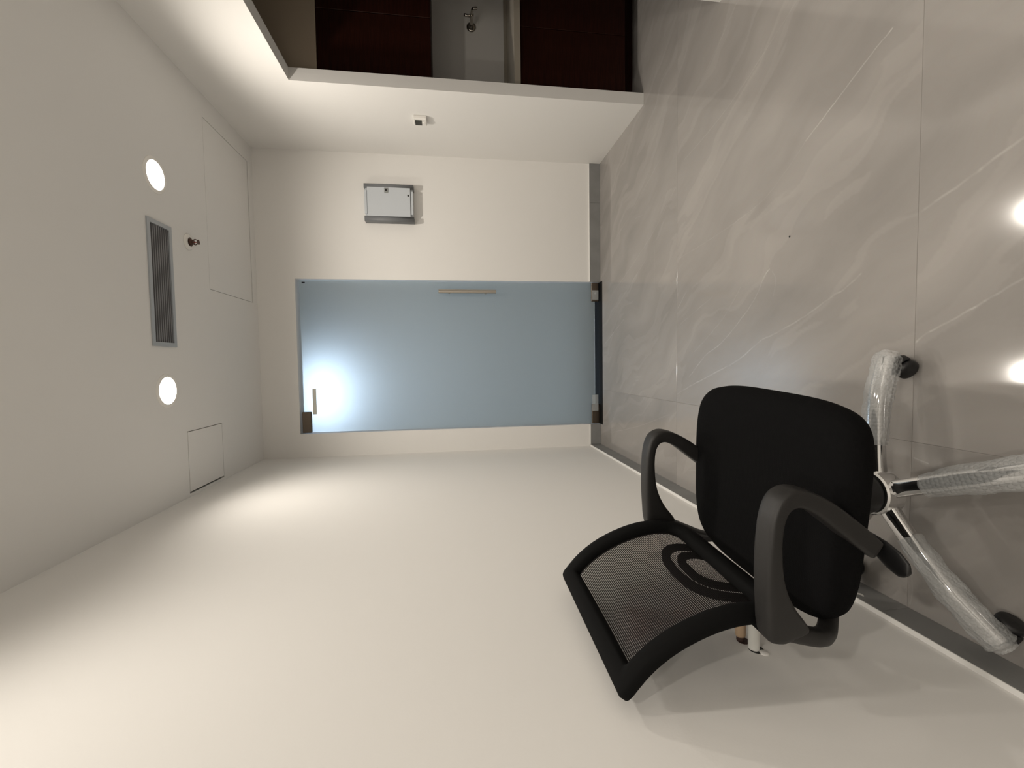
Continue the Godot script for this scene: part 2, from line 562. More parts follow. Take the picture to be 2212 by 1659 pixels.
func ceiling_things() -> void:
	downlight(1.561, 1.053, "round ceiling downlight beside the large flush hatch", LAMP * 1.12)
	downlight(0.548, 1.043, "round ceiling downlight beside the small square hatch", LAMP * 0.76)
	downlight(1.561, 2.55, "round ceiling downlight in the middle row over the open floor", LAMP_MID * 0.6)
	downlight(0.548, 2.55, "round ceiling downlight in the middle row above the office chair", LAMP_MID)
	downlight(1.561, 4.05, "added fill downlight at the unseen blind end over the open floor", LAMP)  # unseen rear pair, added to raise the fill from behind the camera
	downlight(0.548, 4.05, "added fill downlight at the unseen blind end by the plain wall", LAMP)  # second of the added rear fill lamps
	# hatches
	var h := thing("access_hatch", Vector3(1.5845, H, 0.339), "large flush white ceiling hatch above the glass door", "hatch", "flush ceiling hatches")
	obj("panel", bev(Vector3(0.0, 0.0065, 0.0025), Vector3(0.958, 0.0125, 0.543), 0.0008), M.ceiling, h)
	for z in [-0.268, 0.268]:
		obj("frame_rail", bev(Vector3(0, 0.022, z), Vector3(0.98, 0.018, 0.03), 0.001), M.grey_plastic, h)
	h = thing("access_hatch", Vector3(0.1645, H, 0.725), "small square flush ceiling hatch at the plain wall", "hatch", "flush ceiling hatches")
	obj("panel", bev(Vector3(0.003, 0.0045, 0.0015), Vector3(0.312, 0.0125, 0.340), 0.0008), M.ceiling, h)
	for z in [-0.166, 0.166]:
		obj("frame_rail", bev(Vector3(0, 0.022, z), Vector3(0.33, 0.018, 0.03), 0.001), M.grey_plastic, h)
	# linear air grille
	var g := thing("air_grille", Vector3(1.054, H, 1.046), "grey linear bar air grille in the ceiling between two downlights", "air grille")
	obj("frame", board(-0.294, 0.294, -0.0895, 0.0895, [[-0.274, 0.274, -0.0695, 0.0695]], -0.006, 0.0, func(u, v, w): return Vector3(u, w, v)), M.aluminium, g)
	obj("collar", board(-0.281, 0.281, -0.0765, 0.0765, [[-0.276, 0.276, -0.0715, 0.0715]], 0.0, 0.2, func(u, v, w): return Vector3(u, w, v)), M.zinc, g)
	obj("back", bev(Vector3(0, 0.203, 0), Vector3(0.562, 0.006, 0.153), 0.001), M.zinc, g)
	var bar := mk(Color(0.5, 0.5, 0.51), 0.45)
	for k in 9:
		obj("slat", bev(Vector3(0, 0.008, -0.0618 + k * 0.01545), Vector3(0.552, 0.018, 0.0056), 0.001), bar, g)
	# sprinkler
	var s := thing("sprinkler_head", Vector3(1.318, H, 0.808), "small bronze fire sprinkler in a white cup on the ceiling", "sprinkler")
	obj("escutcheon", turned(Vector3.ZERO, Vector3.DOWN, [[0.012, 0.0], [0.043, 0.0], [0.043, 0.002], [0.036, 0.009], [0.024, 0.011], [0.022, 0.004], [0.012, 0.003]], 36), M.white_plastic, s)
	var bronze := mk(Color(0.33, 0.25, 0.22), 0.45, 0.8)
	obj("body", turned(Vector3(0, -0.003, 0), Vector3.DOWN, [[0.0001, 0], [0.018, 0], [0.018, 0.012], [0.012, 0.018], [0.012, 0.024], [0.0001, 0.024]], 20), bronze, s)
	for sx in [-1.0, 1.0]:
		obj("yoke_arm", tube(curve([Vector3(sx * 0.010, -0.024, 0), Vector3(sx * 0.014, -0.036, 0), Vector3(sx * 0.004, -0.05, 0)], 5), 0.0022, 0.0022, Vector3(0, 0, 1), 8), bronze, s)
	obj("bulb", lathe(Vector3(0, -0.024, 0), Vector3.DOWN, [[0.0001, 0], [0.0025, 0.003], [0.0028, 0.013], [0.002, 0.025], [0.0001, 0.026]], 10), mk(Color(0.62, 0.12, 0.08), 0.2), s)
	obj("deflector", turned(Vector3(0, -0.049, 0), Vector3.DOWN, [[0.0001, 0], [0.013, 0], [0.013, 0.0015], [0.0001, 0.0015]], 24), bronze, s)

# ------------------------------------------------------------------ wall things
func wall_things() -> void:
	# electrical distribution board on the far wall
	var b := thing("distribution_board", Vector3(1.8265, 1.596, -0.013), "pale grey electrical cabinet with grey side bands on the wall", "fuse box")
	var D := 0.062
	obj("body", bev(Vector3(0, 0, D / 2 - 0.004), Vector3(0.252, 0.338, D - 0.01), 0.006), M.pale_plastic, b)
	for sx in [-1.0, 1.0]:
		var prof := [Vector2(0.0, -0.175), Vector2(0.0, 0.175)]
		var rings := []
		for q in [[0.130, 0.0], [0.1335, 0.004], [0.1335, D - 0.010], [0.131, D - 0.003], [0.126, D], [0.098, D], [0.098, 0.0]]:
			rings.append(q)
		var lo := PackedVector3Array()
		var hi := PackedVector3Array()
		for q in rings:
			lo.append(Vector3(sx * q[0], -0.174, q[1]))
			hi.append(Vector3(sx * q[0], 0.174, q[1]))
		obj("side_band", join([loft([lo, hi]), bev(Vector3(sx * 0.107, 0.1655, D - 0.006), Vector3(0.05, 0.017, 0.012), 0.003), bev(Vector3(sx * 0.107, -0.1655, D - 0.006), Vector3(0.05, 0.017, 0.012), 0.003)]), M.grey_plastic, b)
	for sy in [-1.0, 1.0]:
		obj("end_strip", bev(Vector3(0, sy * 0.1625, D - 0.006), Vector3(0.166, 0.018, 0.012), 0.002), M.pale_plastic, b)
	var dr := obj("door", bev(Vector3(0.002, 0.0, D + 0.003), Vector3(0.204, 0.302, 0.008), 0.0015), M.pale_plastic, b)
	var latch := obj("latch", bev(Vector3(0.082, 0.017, D + 0.0085), Vector3(0.034, 0.027, 0.005), 0.0015), mk(Color(0.55, 0.56, 0.55), 0.4), dr)
	latch.set_meta("label", "grey latch with a dark push button")
	obj("latch_button", bev(Vector3(0.084, 0.0185, D + 0.0115), Vector3(0.016, 0.014, 0.003), 0.001), mk(Color(0.1, 0.08, 0.1), 0.5), dr)
	# maker's mark: a round emblem and a short word too small to read
	var ink := mk(Color(0.13, 0.135, 0.12), 0.6)
	var z := D + 0.0073
	var mark := [turned(Vector3(0.0495, -0.137, z), Vector3(0, 0, 1), [[0.0028, 0], [0.0068, 0], [0.0068, 0.0004], [0.0028, 0.0004]], 20), bev(Vector3(0.0495, -0.1335, z), Vector3(0.002, 0.011, 0.0006), 0.0001)]
	var lx := 0.058
	for q in [[0.0042, 2], [0.0012, 1], [0.0042, 3], [0.004, 2], [0.0042, 3], [0.0042, 2], [0.004, 3]]:
		mark.append(bev(Vector3(lx, -0.1375, z), Vector3(0.0017, 0.0092, 0.0006), 0.0001))
		if q[1] > 1:
			mark.append(bev(Vector3(lx + q[0] * 0.5, -0.1345, z), Vector3(q[0], 0.0018, 0.0006), 0.0001))
			mark.append(bev(Vector3(lx + q[0] * 0.5, -0.1407, z), Vector3(q[0], 0.0018, 0.0006), 0.0001))
		if q[1] > 2:
			mark.append(bev(Vector3(lx + q[0], -0.1375, z), Vector3(0.0017, 0.0092, 0.0006), 0.0001))
		lx += q[0] + 0.0021
	obj("maker_mark", join(mark), ink, dr)

	# thermostat on the right wall
	var t := thing("thermostat", Vector3(W, 1.338, 0.487), "small white wall thermostat with a dark display by the doorway", "thermostat")
	obj("body", bev(Vector3(-0.012, 0, 0), Vector3(0.024, 0.082, 0.082), 0.004), M.white_plastic, t)
	obj("display", bev(Vector3(-0.0245, 0.010, -0.004), Vector3(0.002, 0.042, 0.056), 0.0005), M.screen, t)
	obj("dial", turned(Vector3(-0.023, -0.026, -0.008), Vector3(-1, 0, 0), [[0.0001, 0], [0.0125, 0], [0.0125, 0.005], [0.011, 0.006], [0.0001, 0.006]], 28), M.white_plastic, t)

	# plumbing stubs leaving the plain wall behind the chair
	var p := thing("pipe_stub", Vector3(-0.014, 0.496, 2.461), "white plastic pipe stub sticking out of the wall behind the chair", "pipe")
	obj("pipe", turned(Vector3.ZERO, Vector3(1, 0.02, 0.0), [[0.0001, 0], [0.0125, 0], [0.0125, 0.075], [0.0001, 0.075]], 28), M.pvc, p)
	obj("hole_shade_disc", turned(Vector3(-0.001, -0.003, 0.003), Vector3(1, 0, 0), [[0.0001, 0], [0.0165, 0], [0.0165, 0.0022], [0.0001, 0.0022]], 28), M.dark, p)  # dark disc painted as the shade in the hole; no opening is cut
	obj("filler", lathe(Vector3(-0.001, -0.012, 0.018), Vector3(1, 0, 0), [[0.0001, 0], [0.012, 0.0], [0.009, 0.0035], [0.0001, 0.004]], 9), M.paint, p)
	p = thing("pipe_stub", Vector3(-0.014, 0.506, 2.427), "beige capped pipe stub next to the white stub in the wall", "pipe")
	obj("cap", lathe(Vector3(0.012, 0.001, 0.001), Vector3(1, 0.05, 0.05), [[0.0001, 0], [0.0105, 0.0], [0.012, 0.005], [0.012, 0.04], [0.010, 0.046], [0.0001, 0.047]], 24), M.beige, p)
	obj("pipe", turned(Vector3(0, 0, 0), Vector3(1, 0.05, 0.05), [[0.0001, 0], [0.009, 0], [0.009, 0.02], [0.0001, 0.02]], 20), M.brown, p)
	obj("hole_shade_disc", turned(Vector3(-0.001, -0.004, 0.004), Vector3(1, 0, 0), [[0.0001, 0], [0.014, 0], [0.014, 0.0022], [0.0001, 0.0022]], 20), M.brown, p)  # brown disc standing in for the dark mouth of the hole
	# loop of white cable over the skirting
	var loop := []
	for k in 13:
		var a := -0.5 + 3.6 * k / 12.0
		loop.append(Vector3(0.002 + 0.006 * sin(a), 0.088 + 0.012 * cos(a) - 0.006, 2.318 + 0.012 * (a / 3.0)))
	tag(obj("cable_loop", tube(loop, 0.0022, 0.0022, Vector3(0, 0, 1), 8), M.pvc), "short loop of white cable at the grey skirting", "cable")
	# speck on the floor
	tag(obj("grit_speck", lathe(Vector3(1.083, 0.0, 1.96), Vector3.UP, [[0.0001, 0.0], [0.0035, 0.0002], [0.003, 0.0018], [0.0001, 0.0022]], 10), M.dark), "tiny black speck lying on the grey floor slab", "grit")

# ------------------------------------------------------------------ dark pantry beyond the doorway
func pantry() -> void:
	var zx := func(u: float, v: float, w: float) -> Vector3: return Vector3(u, v, w)
	var xz := func(u: float, v: float, w: float) -> Vector3: return Vector3(w, v, u)
	var fl := func(u: float, v: float, w: float) -> Vector3: return Vector3(u, w, v)
	struct("wall_pantry_back", board(W + 0.068, 4.6, -0.05, H + 0.1, [], 0.28, 0.4, zx), M.paint, "cream wall with a tap inside the dark pantry")
	struct("wall_pantry_right", board(0.28, 3.2, -0.05, H + 0.1, [], 4.5, 4.6, xz), M.paint, "far side wall of the dark pantry")
	struct("wall_pantry_front", board(W + 0.068, 4.6, -0.05, H + 0.1, [], 3.1, 3.2, zx), M.paint, "near wall of the dark pantry")
	struct("ceiling_pantry", board(W + 0.068, 4.6, 0.28, 3.2, [], H, H + 0.1, fl), M.ceiling, "ceiling of the dark pantry")
	struct("trim_2", bev(Vector3(3.383, (1.884 + H) / 2, 0.558), Vector3(2.234, H - 1.884, 0.316), 0.001), mk(Color(0.74, 0.68, 0.6), 0.7), "beige bulkhead above the dark wall cupboard")
	var wood := mk(Color(0.2, 0.085, 0.05), 0.5, 0.0, 0.3)
	wood.uv1_triplanar = true
	wood.uv1_world_triplanar = true
	wood.uv1_scale = Vector3(0.6, 9.0, 9.0)
	var tx := noise_tex(0.02, 512, false, 1.0, 12, 4)
	var g := Gradient.new()
	g.set_color(0, Color(0.7, 0.66, 0.62))
	g.set_color(1, Color(1, 1, 1))
	tx.color_ramp = g
	wood.albedo_texture = tx
	var F := 0.716
	# base cupboards
	var names := ["dark brown base cupboard under the counter beside the doorway jamb", "dark brown base cupboard under the tap", "dark brown base cupboard at the inner pantry end"]
	for k in 3:
		var x0 := 2.266 + 0.744 * k
		var c := thing("base_cupboard", Vector3(x0 + 0.372, 0, 0.56), names[k], "cupboard", "dark brown base cupboards")
		obj("carcass", bev(Vector3(0, 0.41, -0.012), Vector3(0.742, 0.65, 0.29), 0.001), wood, c)
		obj("plinth", bev(Vector3(0, 0.041, -0.04), Vector3(0.742, 0.082, 0.2), 0.001), wood, c)
		for sx in [-1.0, 1.0]:
			obj("door", bev(Vector3(sx * 0.1855, 0.41, 0.145), Vector3(0.3675, 0.648, 0.018), 0.0015), wood, c)
		c = thing("wall_cupboard", Vector3(x0 + 0.372, 1.2545, 0.555), ["dark brown wall cupboard beside the doorway jamb", "dark brown wall cupboard above the tap", "dark brown wall cupboard at the inner pantry end"][k], "cupboard", "dark brown wall cupboards")
		obj("carcass", bev(Vector3(0, 0.3145, -0.012), Vector3(0.742, 0.629, 0.285), 0.001), wood, c)
		for sx in [-1.0, 1.0]:
			obj("door", bev(Vector3(sx * 0.1855, 0.3145, 0.15), Vector3(0.3675, 0.627, 0.018), 0.0015), wood, c)
	var stone := mk(Color(0.66, 0.63, 0.58), 0.22)
	var ct := thing("countertop", Vector3(3.383, 0.737, 0.563), "pale stone counter over the dark base cupboards", "countertop")
	obj("top", board(-1.117, 1.117, -0.163, 0.17, [], 0.0, 0.036, fl), stone, ct)
	obj("backsplash", bev(Vector3(0, 0.045, -0.157), Vector3(2.234, 0.02, 0.01), 0.001), stone, ct)
	# wall tap
	var tap := thing("wall_tap", Vector3(2.838, 1.003, 0.4), "chrome wall tap above the pantry counter", "tap")
	var ch := mk(Color(0.72, 0.7, 0.67), 0.16, 1.0)
	obj("wall_plate", lathe(Vector3.ZERO, Vector3(0, 0, 1), [[0.0001, 0.0], [0.031, 0.0], [0.031, 0.004], [0.024, 0.010], [0.013, 0.013], [0.0001, 0.014]], 32), ch, tap)
	obj("body", turned(Vector3(0, 0, 0.01), Vector3(0, 0, 1), [[0.0001, 0], [0.010, 0], [0.010, 0.075], [0.0115, 0.078], [0.0115, 0.1], [0.0001, 0.1]], 24), ch, tap)
	obj("spout", tube(curve([Vector3(0, 0, 0.09), Vector3(0, 0.001, 0.125), Vector3(0, -0.003, 0.15), Vector3(0, -0.016, 0.158), Vector3(0, -0.03, 0.158)], 6), 0.0085, 0.0085, Vector3(1, 0, 0), 16), ch, tap)
	obj("handle", tube([Vector3(0, 0.008, 0.095), Vector3(0, 0.028, 0.096), Vector3(0, 0.05, 0.098)], 0.0085, 0.0085, Vector3(0, 0, 1), 16), ch, tap)

# ------------------------------------------------------------------ corridor behind the frosted door
func corridor() -> void:
	var zx := func(u: float, v: float, w: float) -> Vector3: return Vector3(u, v, w)
	var xz := func(u: float, v: float, w: float) -> Vector3: return Vector3(w, v, u)
	var fl := func(u: float, v: float, w: float) -> Vector3: return Vector3(u, w, v)
	struct("wall_corridor_back", board(-1.6, 3.6, -0.05, 2.7, [], -2.9, -2.8, zx), M.paint, "pale corridor wall behind the frosted door")
	struct("wall_corridor_left", board(-2.9, -0.15, -0.05, 2.7, [], -1.6, -1.5, xz), M.paint, "corridor end wall on the hinge side")
	struct("wall_corridor_right", board(-2.9, -0.15, -0.05, 2.7, [], 3.5, 3.6, xz), M.paint, "corridor end wall on the handle side")
	struct("wall_corridor_front", board(-1.6, 3.6, -0.05, 2.7, [[-0.15, W + 0.068, -1, 2.7]], -0.25, -0.15, zx), M.paint, "corridor side of the room partition")
	struct("floor_corridor", board(-1.6, 3.6, -2.9, -0.1, [], -0.1, -0.002, fl), mk(Color(0.74, 0.73, 0.71), 0.3), "pale corridor floor beyond the glass door")
	struct("ceiling_corridor", board(-1.6, 3.6, -2.9, -0.15, [], 2.6, 2.7, fl), M.ceiling, "white corridor ceiling")
	var t := thing("corridor_light", Vector3(0.36, 2.6, -1.5), "bright cold white ceiling light glowing through the frosted door", "light")
	obj("housing", bev(Vector3(0, -0.012, 0), Vector3(0.62, 0.024, 0.62), 0.003), M.white_plastic, t)
	var lamp := mk(Color(1, 1, 1), 0.5)
	lamp.emission_enabled = true
	lamp.emission = Color(0.78, 0.88, 1.0)
	lamp.emission_energy_multiplier = 4.0
	obj("lamp_panel", bev(Vector3(0, -0.0255, 0), Vector3(0.58, 0.004, 0.58), 0.001), lamp, t)
	var l := AreaLight3D.new()
	l.name = "glow"
	l.area_size = Vector2(0.56, 0.56)
	l.light_color = Color(0.82, 0.9, 1.0)
	l.light_energy = 2.1
	l.shadow_enabled = true
	l.area_range = 9.0
	l.position = Vector3(0, -0.031, 0)
	l.rotation_degrees = Vector3(-90, 0, 0)
	t.add_child(l)

# ------------------------------------------------------------------ chair (local x forward, y up, z to its right)
var prof := []      # backrest side profile from the top down, evenly spaced: Vector2(forward, y)
func bp(s: float, t: float, off: float) -> Vector3:
	var i := clampf(t, 0.0, 1.0) * (prof.size() - 1)
	var k := mini(int(i), prof.size() - 2)
	var a: Vector2 = prof[k]
	var b: Vector2 = prof[k + 1]
	var q := a.lerp(b, i - k)
	var d := (b - a).normalized()
	var n := Vector2(-d.y, d.x)     # points forward
	if n.x < 0: n = -n
	return Vector3(q.x + n.x * off, q.y + n.y * off, s)

func sellip(a: float, n: float, rx: float, ry: float) -> Vector2:
	var c := cos(a)
	var s := sin(a)
	return Vector2(rx * signf(c) * pow(absf(c), 2.0 / n), ry * signf(s) * pow(absf(s), 2.0 / n))

func chair() -> void:
	var c := thing("office_chair", Vector3(0.318, 0, 2.404), "black mesh back office chair with bubble wrapped chrome base", "chair")
	c.rotation.y = -deg_to_rad(3.5)
	var fabric := mk(Color(0.052, 0.052, 0.054), 0.95, 0.0, 0.2)
	fabric.uv1_triplanar = true
	fabric.uv1_scale = Vector3(14, 14, 14)
	fabric.heightmap_enabled = true
	fabric.heightmap_scale = 0.03
	fabric.heightmap_texture = weave()
	var edge := mk(Color(0.048, 0.048, 0.048), 0.85, 0.0, 0.25)
	var plastic := mk(Color(0.125, 0.12, 0.117), 0.5, 0.0, 0.45)
	plastic.uv1_triplanar = true
	plastic.uv1_scale = Vector3(6, 6, 6)
	plastic.heightmap_enabled = true
	plastic.heightmap_scale = 0.01
	plastic.heightmap_texture = noise_tex(0.2, 256, false, 1.0, 8, 2)
	var black := mk(Color(0.075, 0.075, 0.08), 0.45)

	# seat cushion
	var half := [Vector2(0.264, 0.0), Vector2(0.263, 0.1), Vector2(0.256, 0.172), Vector2(0.241, 0.222), Vector2(0.214, 0.249), Vector2(0.17, 0.26), Vector2(0.1, 0.262), Vector2(0.0, 0.258), Vector2(-0.075, 0.253), Vector2(-0.137, 0.237), Vector2(-0.174, 0.204), Vector2(-0.193, 0.15), Vector2(-0.2, 0.08), Vector2(-0.201, 0.0)]
	var hc := curve(half, 5)
	var outline := []
	for q in hc: outline.append(q)
	for k in range(hc.size() - 2, 0, -1): outline.append(Vector2(hc[k].x, -hc[k].y))
	var layer := func(list: Array) -> ArrayMesh:
		var rings := []
		for l in list:
			var r := PackedVector3Array()
			for q in outline:
				var cc := Vector2(0.035, 0.0)
				var v: Vector2 = q - cc
				var p := cc + v * maxf(0.001, 1.0 - l[1] / 0.25)
				var y: float = l[0]
				y -= 0.012 * pow(clampf((p.x - 0.10) / 0.165, 0, 1), 2.0)
				y += 0.006 * pow(clampf(absf(p.y) / 0.26, 0, 1), 2.0)
				r.append(Vector3(p.x, y, p.y))
			rings.append(r)
		return loft(rings)
	obj("seat", layer.call([[0.405, 0.03], [0.407, 0.012], [0.415, 0.002], [0.43, -0.001], [0.445, 0.001], [0.456, 0.008], [0.4625, 0.018], [0.466, 0.034], [0.467, 0.06], [0.466, 0.1], [0.463, 0.15], [0.461, 0.2], [0.46, 0.249]]), fabric, c)
	obj("seat_pan", layer.call([[0.378, 0.11], [0.38, 0.07], [0.388, 0.045], [0.4, 0.03], [0.41, 0.028], [0.412, 0.1]]), black, c)

	# backrest
	var raw := [Vector2(-0.287, 0.873), Vector2(-0.235, 0.829), Vector2(-0.2, 0.785), Vector2(-0.177, 0.742), Vector2(-0.161, 0.70), Vector2(-0.151, 0.66), Vector2(-0.147, 0.62), Vector2(-0.149, 0.58), Vector2(-0.156, 0.54), Vector2(-0.166, 0.507)]
	var fine := curve(raw, 12)
	var total := 0.0
	for k in fine.size() - 1: total += (fine[k] as Vector2).distance_to(fine[k + 1])
	prof = []
	var at := 0
	var gone := 0.0
	for k in 61:
		var want := total * k / 60.0
		while at < fine.size() - 2 and gone + (fine[at] as Vector2).distance_to(fine[at + 1]) < want:
			gone += (fine[at] as Vector2).distance_to(fine[at + 1])
			at += 1
		var l := (fine[at] as Vector2).distance_to(fine[at + 1])
		prof.append((fine[at] as Vector2).lerp(fine[at + 1], clampf((want - gone) / l, 0, 1)))
	var back := Node3D.new()
	back.name = "backrest"
	c.add_child(back)
	# frame: a rounded rectangular hoop in (s, t)
	var hoop := func(hw: float, top: float, bottom: float, rt: float, rb: float) -> Array:
		var o := []
		var cn := [[hw - rt, top + rt, -90.0, 0.0, rt], [hw - rb, bottom - rb, 0.0, 90.0, rb], [-(hw - rb), bottom - rb, 90.0, 180.0, rb], [-(hw - rt), top + rt, 180.0, 270.0, rt]]
		for i in 4:
			var a: Array = cn[i]
			for k in 7:
				var an := deg_to_rad(lerpf(a[2], a[3], k / 6.0))
				o.append(Vector2(a[0] + a[4] * cos(an), a[1] + a[4] * sin(an)))
			var nx: Array = cn[(i + 1) % 4]
			var p1: Vector2 = o[-1]
			var an2 := deg_to_rad(nx[2])
			var p2 := Vector2(nx[0] + nx[4] * cos(an2), nx[1] + nx[4] * sin(an2))
			for k in range(1, 16): o.append(p1.lerp(p2, k / 16.0))
		return o
	var oh: Array = hoop.call(0.221, 0.0, total, 0.014, 0.05)
	var ih: Array = hoop.call(0.179, 0.044, total - 0.052, 0.008, 0.03)
	var rings := []
	for k in oh.size():
		var r := PackedVector3Array()
		var o: Vector2 = oh[k]
		var i: Vector2 = ih[k]
		for q in [[0.0, 0.006], [0.12, 0.014], [0.5, 0.017], [0.88, 0.015], [1.0, 0.009], [1.0, -0.009], [0.88, -0.014], [0.5, -0.015], [0.12, -0.012], [0.0, -0.006]]:
			var m := o.lerp(i, q[0])
			r.append(bp(m.x, m.y / total, q[1] - 0.002))
		rings.append(r)
	obj("backrest_frame", loft(rings, true, false), edge, back)
	# woven mesh: real threads both ways
	var ms: Array = []
	var t0 := 0.024
	var t1 := total - 0.045
	var depth := func(s: float, t: float) -> float: return -0.008 - 0.006 * (1.0 - pow(s / 0.195, 2.0))
	var v := PackedVector3Array()
	var ix := PackedInt32Array()
	var ribbon := func(pts: Array, side: Array):
		var base := v.size()
		for k in pts.size():
			v.append(pts[k] - side[k])
			v.append(pts[k] + side[k])
		for k in pts.size() - 1:
			var a := base + 2 * k
			ix.append_array([a, a + 1, a + 3, a, a + 3, a + 2])
	var rows := int((t1 - t0) / 0.0044)
	for i in rows:
		var t := t0 + (t1 - t0) * (i + 0.5) / rows
		var pts := []
		var sides := []
		for k in 13:
			var s := -0.197 + 0.394 * k / 12.0
			var dp: float = depth.call(s, t)
			pts.append(bp(s, t / total, dp))
			sides.append((bp(s, (t + 0.001) / total, dp) - bp(s, (t - 0.001) / total, dp)).normalized() * 0.00125)
		ribbon.call(pts, sides)
	var cols := int(0.394 / 0.0036)
	for i in cols:
		var s := -0.197 + 0.394 * (i + 0.5) / cols
		var pts := []
		var sides := []
		for k in 41:
			var t := t0 + (t1 - t0) * k / 40.0
			pts.append(bp(s, t / total, depth.call(s, t) - 0.0006))
			sides.append(Vector3(0, 0, 0.0008))
		ribbon.call(pts, sides)
	var stm := SurfaceTool.new()
	stm.begin(Mesh.PRIMITIVE_TRIANGLES)
	for q in v: stm.add_vertex(q)
	for q in ix: stm.add_index(q)
	stm.generate_normals()
	var net := obj("mesh_fabric", stm.commit(), mk(Color(0.11, 0.1, 0.1), 0.8, 0.0, 0.25), back)
	net.set_meta("kind", "stuff")
	net.set_meta("label", "black open woven mesh")
	# lumbar hoops behind the mesh
	for q in [[0.128, 0.667, 0.021], [0.083, 0.632, 0.019]]:
		var rg := []
		for k in 40:
			var a := PI * 2.0 * k / 40.0
			var r := PackedVector3Array()
			for w in [[0.0, 0.002], [1.0, 0.002], [1.0, -0.008], [0.0, -0.008]]:
				var top_y: float = q[1]
				var cy := 0.552
				var p: Vector2 = sellip(a, 2.6, q[0] - w[0] * q[2], (top_y - cy) - w[0] * q[2])
				var y := cy + maxf(p.y, -0.02)
				# find t for this height
				var tt := 0.0
				for m in prof.size() - 1:
					if (prof[m] as Vector2).y >= y and (prof[m + 1] as Vector2).y < y: tt = (m + ((prof[m] as Vector2).y - y) / ((prof[m] as Vector2).y - (prof[m + 1] as Vector2).y)) / (prof.size() - 1)
				r.append(bp(p.x, tt, -0.018 + w[1]))
			rg.append(r)
		obj("lumbar_hoop", loft(rg, true, false), edge, back)

	# arms
	var st := [[0.012, 0.392, -0.018, 0.412], [0.035, 0.42, 0.002, 0.441], [0.06, 0.452, 0.026, 0.472], [0.086, 0.488, 0.052, 0.507], [0.107, 0.524, 0.073, 0.535], [0.120, 0.556, 0.085, 0.558], [0.123, 0.582, 0.089, 0.575], [0.114, 0.603, 0.084, 0.589], [0.096, 0.616, 0.071, 0.597], [0.065, 0.624, 0.05, 0.601], [0.02, 0.627, 0.015, 0.601], [-0.03, 0.627, -0.032, 0.595], [-0.07, 0.625, -0.067, 0.584], [-0.105, 0.622, -0.1, 0.566], [-0.140, 0.619, -0.126, 0.545], [-0.164, 0.611, -0.143, 0.532], [-0.171, 0.588, -0.15, 0.53]]
	var so := []
	for q in st: so.append(Vector4(q[0], q[1], q[2], q[3]))
	so = curve(so, 4)
	for sg in [-1.0, 1.0]:
		var arm := Node3D.new()
		arm.name = "armrest"
		c.add_child(arm, true)
		var rg := []
		for k in so.size():
			var q: Vector4 = so[k]
			var t := float(k) / (so.size() - 1)
			var o := Vector3(q.x, q.y, 0)
			var i := Vector3(q.z, q.w, 0)
			var m := (o + i) / 2.0
			var ax := (o - i) / 2.0
			var hw := 0.0235 if t > 0.45 else lerpf(0.019, 0.0235, t / 0.45)
			if t > 0.85: hw = lerpf(0.0235, 0.018, (t - 0.85) / 0.15)
			var sc := 0.248
			var r := PackedVector3Array()
			for a in 20:
				var p := sellip(TAU * (a + 0.5) / 20.0, 5.5, 1.0, hw)
				r.append(m + ax * p.x + Vector3(0, 0, sg * sc + p.y))
			rg.append(r)
		obj("arm_loop", loft(rg), plastic, arm)
		var jp := curve([Vector3(-0.152, 0.575, sg * 0.248), Vector3(-0.168, 0.53, sg * 0.246), Vector3(-0.183, 0.492, sg * 0.238), Vector3(-0.193, 0.460, sg * 0.222), Vector3(-0.190, 0.433, sg * 0.202), Vector3(-0.165, 0.410, sg * 0.176), Vector3(-0.12, 0.398, sg * 0.14)], 6)
		obj("rear_hook", tube(jp, func(t): return lerpf(0.019, 0.017, t), func(t): return lerpf(0.017, 0.011, t), Vector3(1, 0, 0), 16, 3.0), plastic, arm)
		obj("front_bracket", tube(curve([Vector3(0.0, 0.404, sg * 0.248), Vector3(0.005, 0.388, sg * 0.215), Vector3(0.01, 0.38, sg * 0.13)], 5), 0.016, 0.008, Vector3(0, 1, 0), 12, 3.0), plastic, arm)
		obj("back_bracket", bev(Vector3(-0.158, 0.585, sg * 0.222), Vector3(0.02, 0.05, 0.035), 0.004), edge, arm)

	# tilt mechanism, lever, gas lift
	obj("tilt_mechanism", bev(Vector3(0.01, 0.352, 0), Vector3(0.22, 0.055, 0.13), 0.012), black, c)
	var lw := [0.006, 0.007, 0.012, 0.021, 0.024, 0.019, 0.006]
	var lever_path := curve([Vector3(0.0, 0.357, 0.14), Vector3(-0.003, 0.355, 0.175), Vector3(-0.010, 0.352, 0.2), Vector3(-0.022, 0.349, 0.222), Vector3(-0.035, 0.346, 0.246), Vector3(-0.046, 0.344, 0.266), Vector3(-0.05, 0.343, 0.274)], 5)
	obj("lever", join([tube([Vector3(0.0, 0.36, 0.05), Vector3(0.0, 0.357, 0.15)], 0.006, 0.006, Vector3.UP, 10), tube(lever_path, func(t): return lerpf(lw[mini(int(t * 6.0), 6)], lw[mini(int(t * 6.0) + 1, 6)], fmod(t * 6.0, 1.0)), 0.006, Vector3.UP, 16)]), black, c)
	obj("gas_lift", turned(Vector3(0, 0.12, 0), Vector3.UP, [[0.0001, 0], [0.025, 0], [0.025, 0.12], [0.014, 0.121], [0.014, 0.21], [0.0001, 0.21]], 28), M.chrome, c)
	obj("column_cover", lathe(Vector3(0, 0.143, 0), Vector3.UP, [[0.03, 0.0], [0.044, 0.002], [0.05, 0.008], [0.052, 0.02], [0.05, 0.04], [0.046, 0.07], [0.042, 0.11], [0.038, 0.16], [0.034, 0.215], [0.02, 0.216]], 36), black, c)

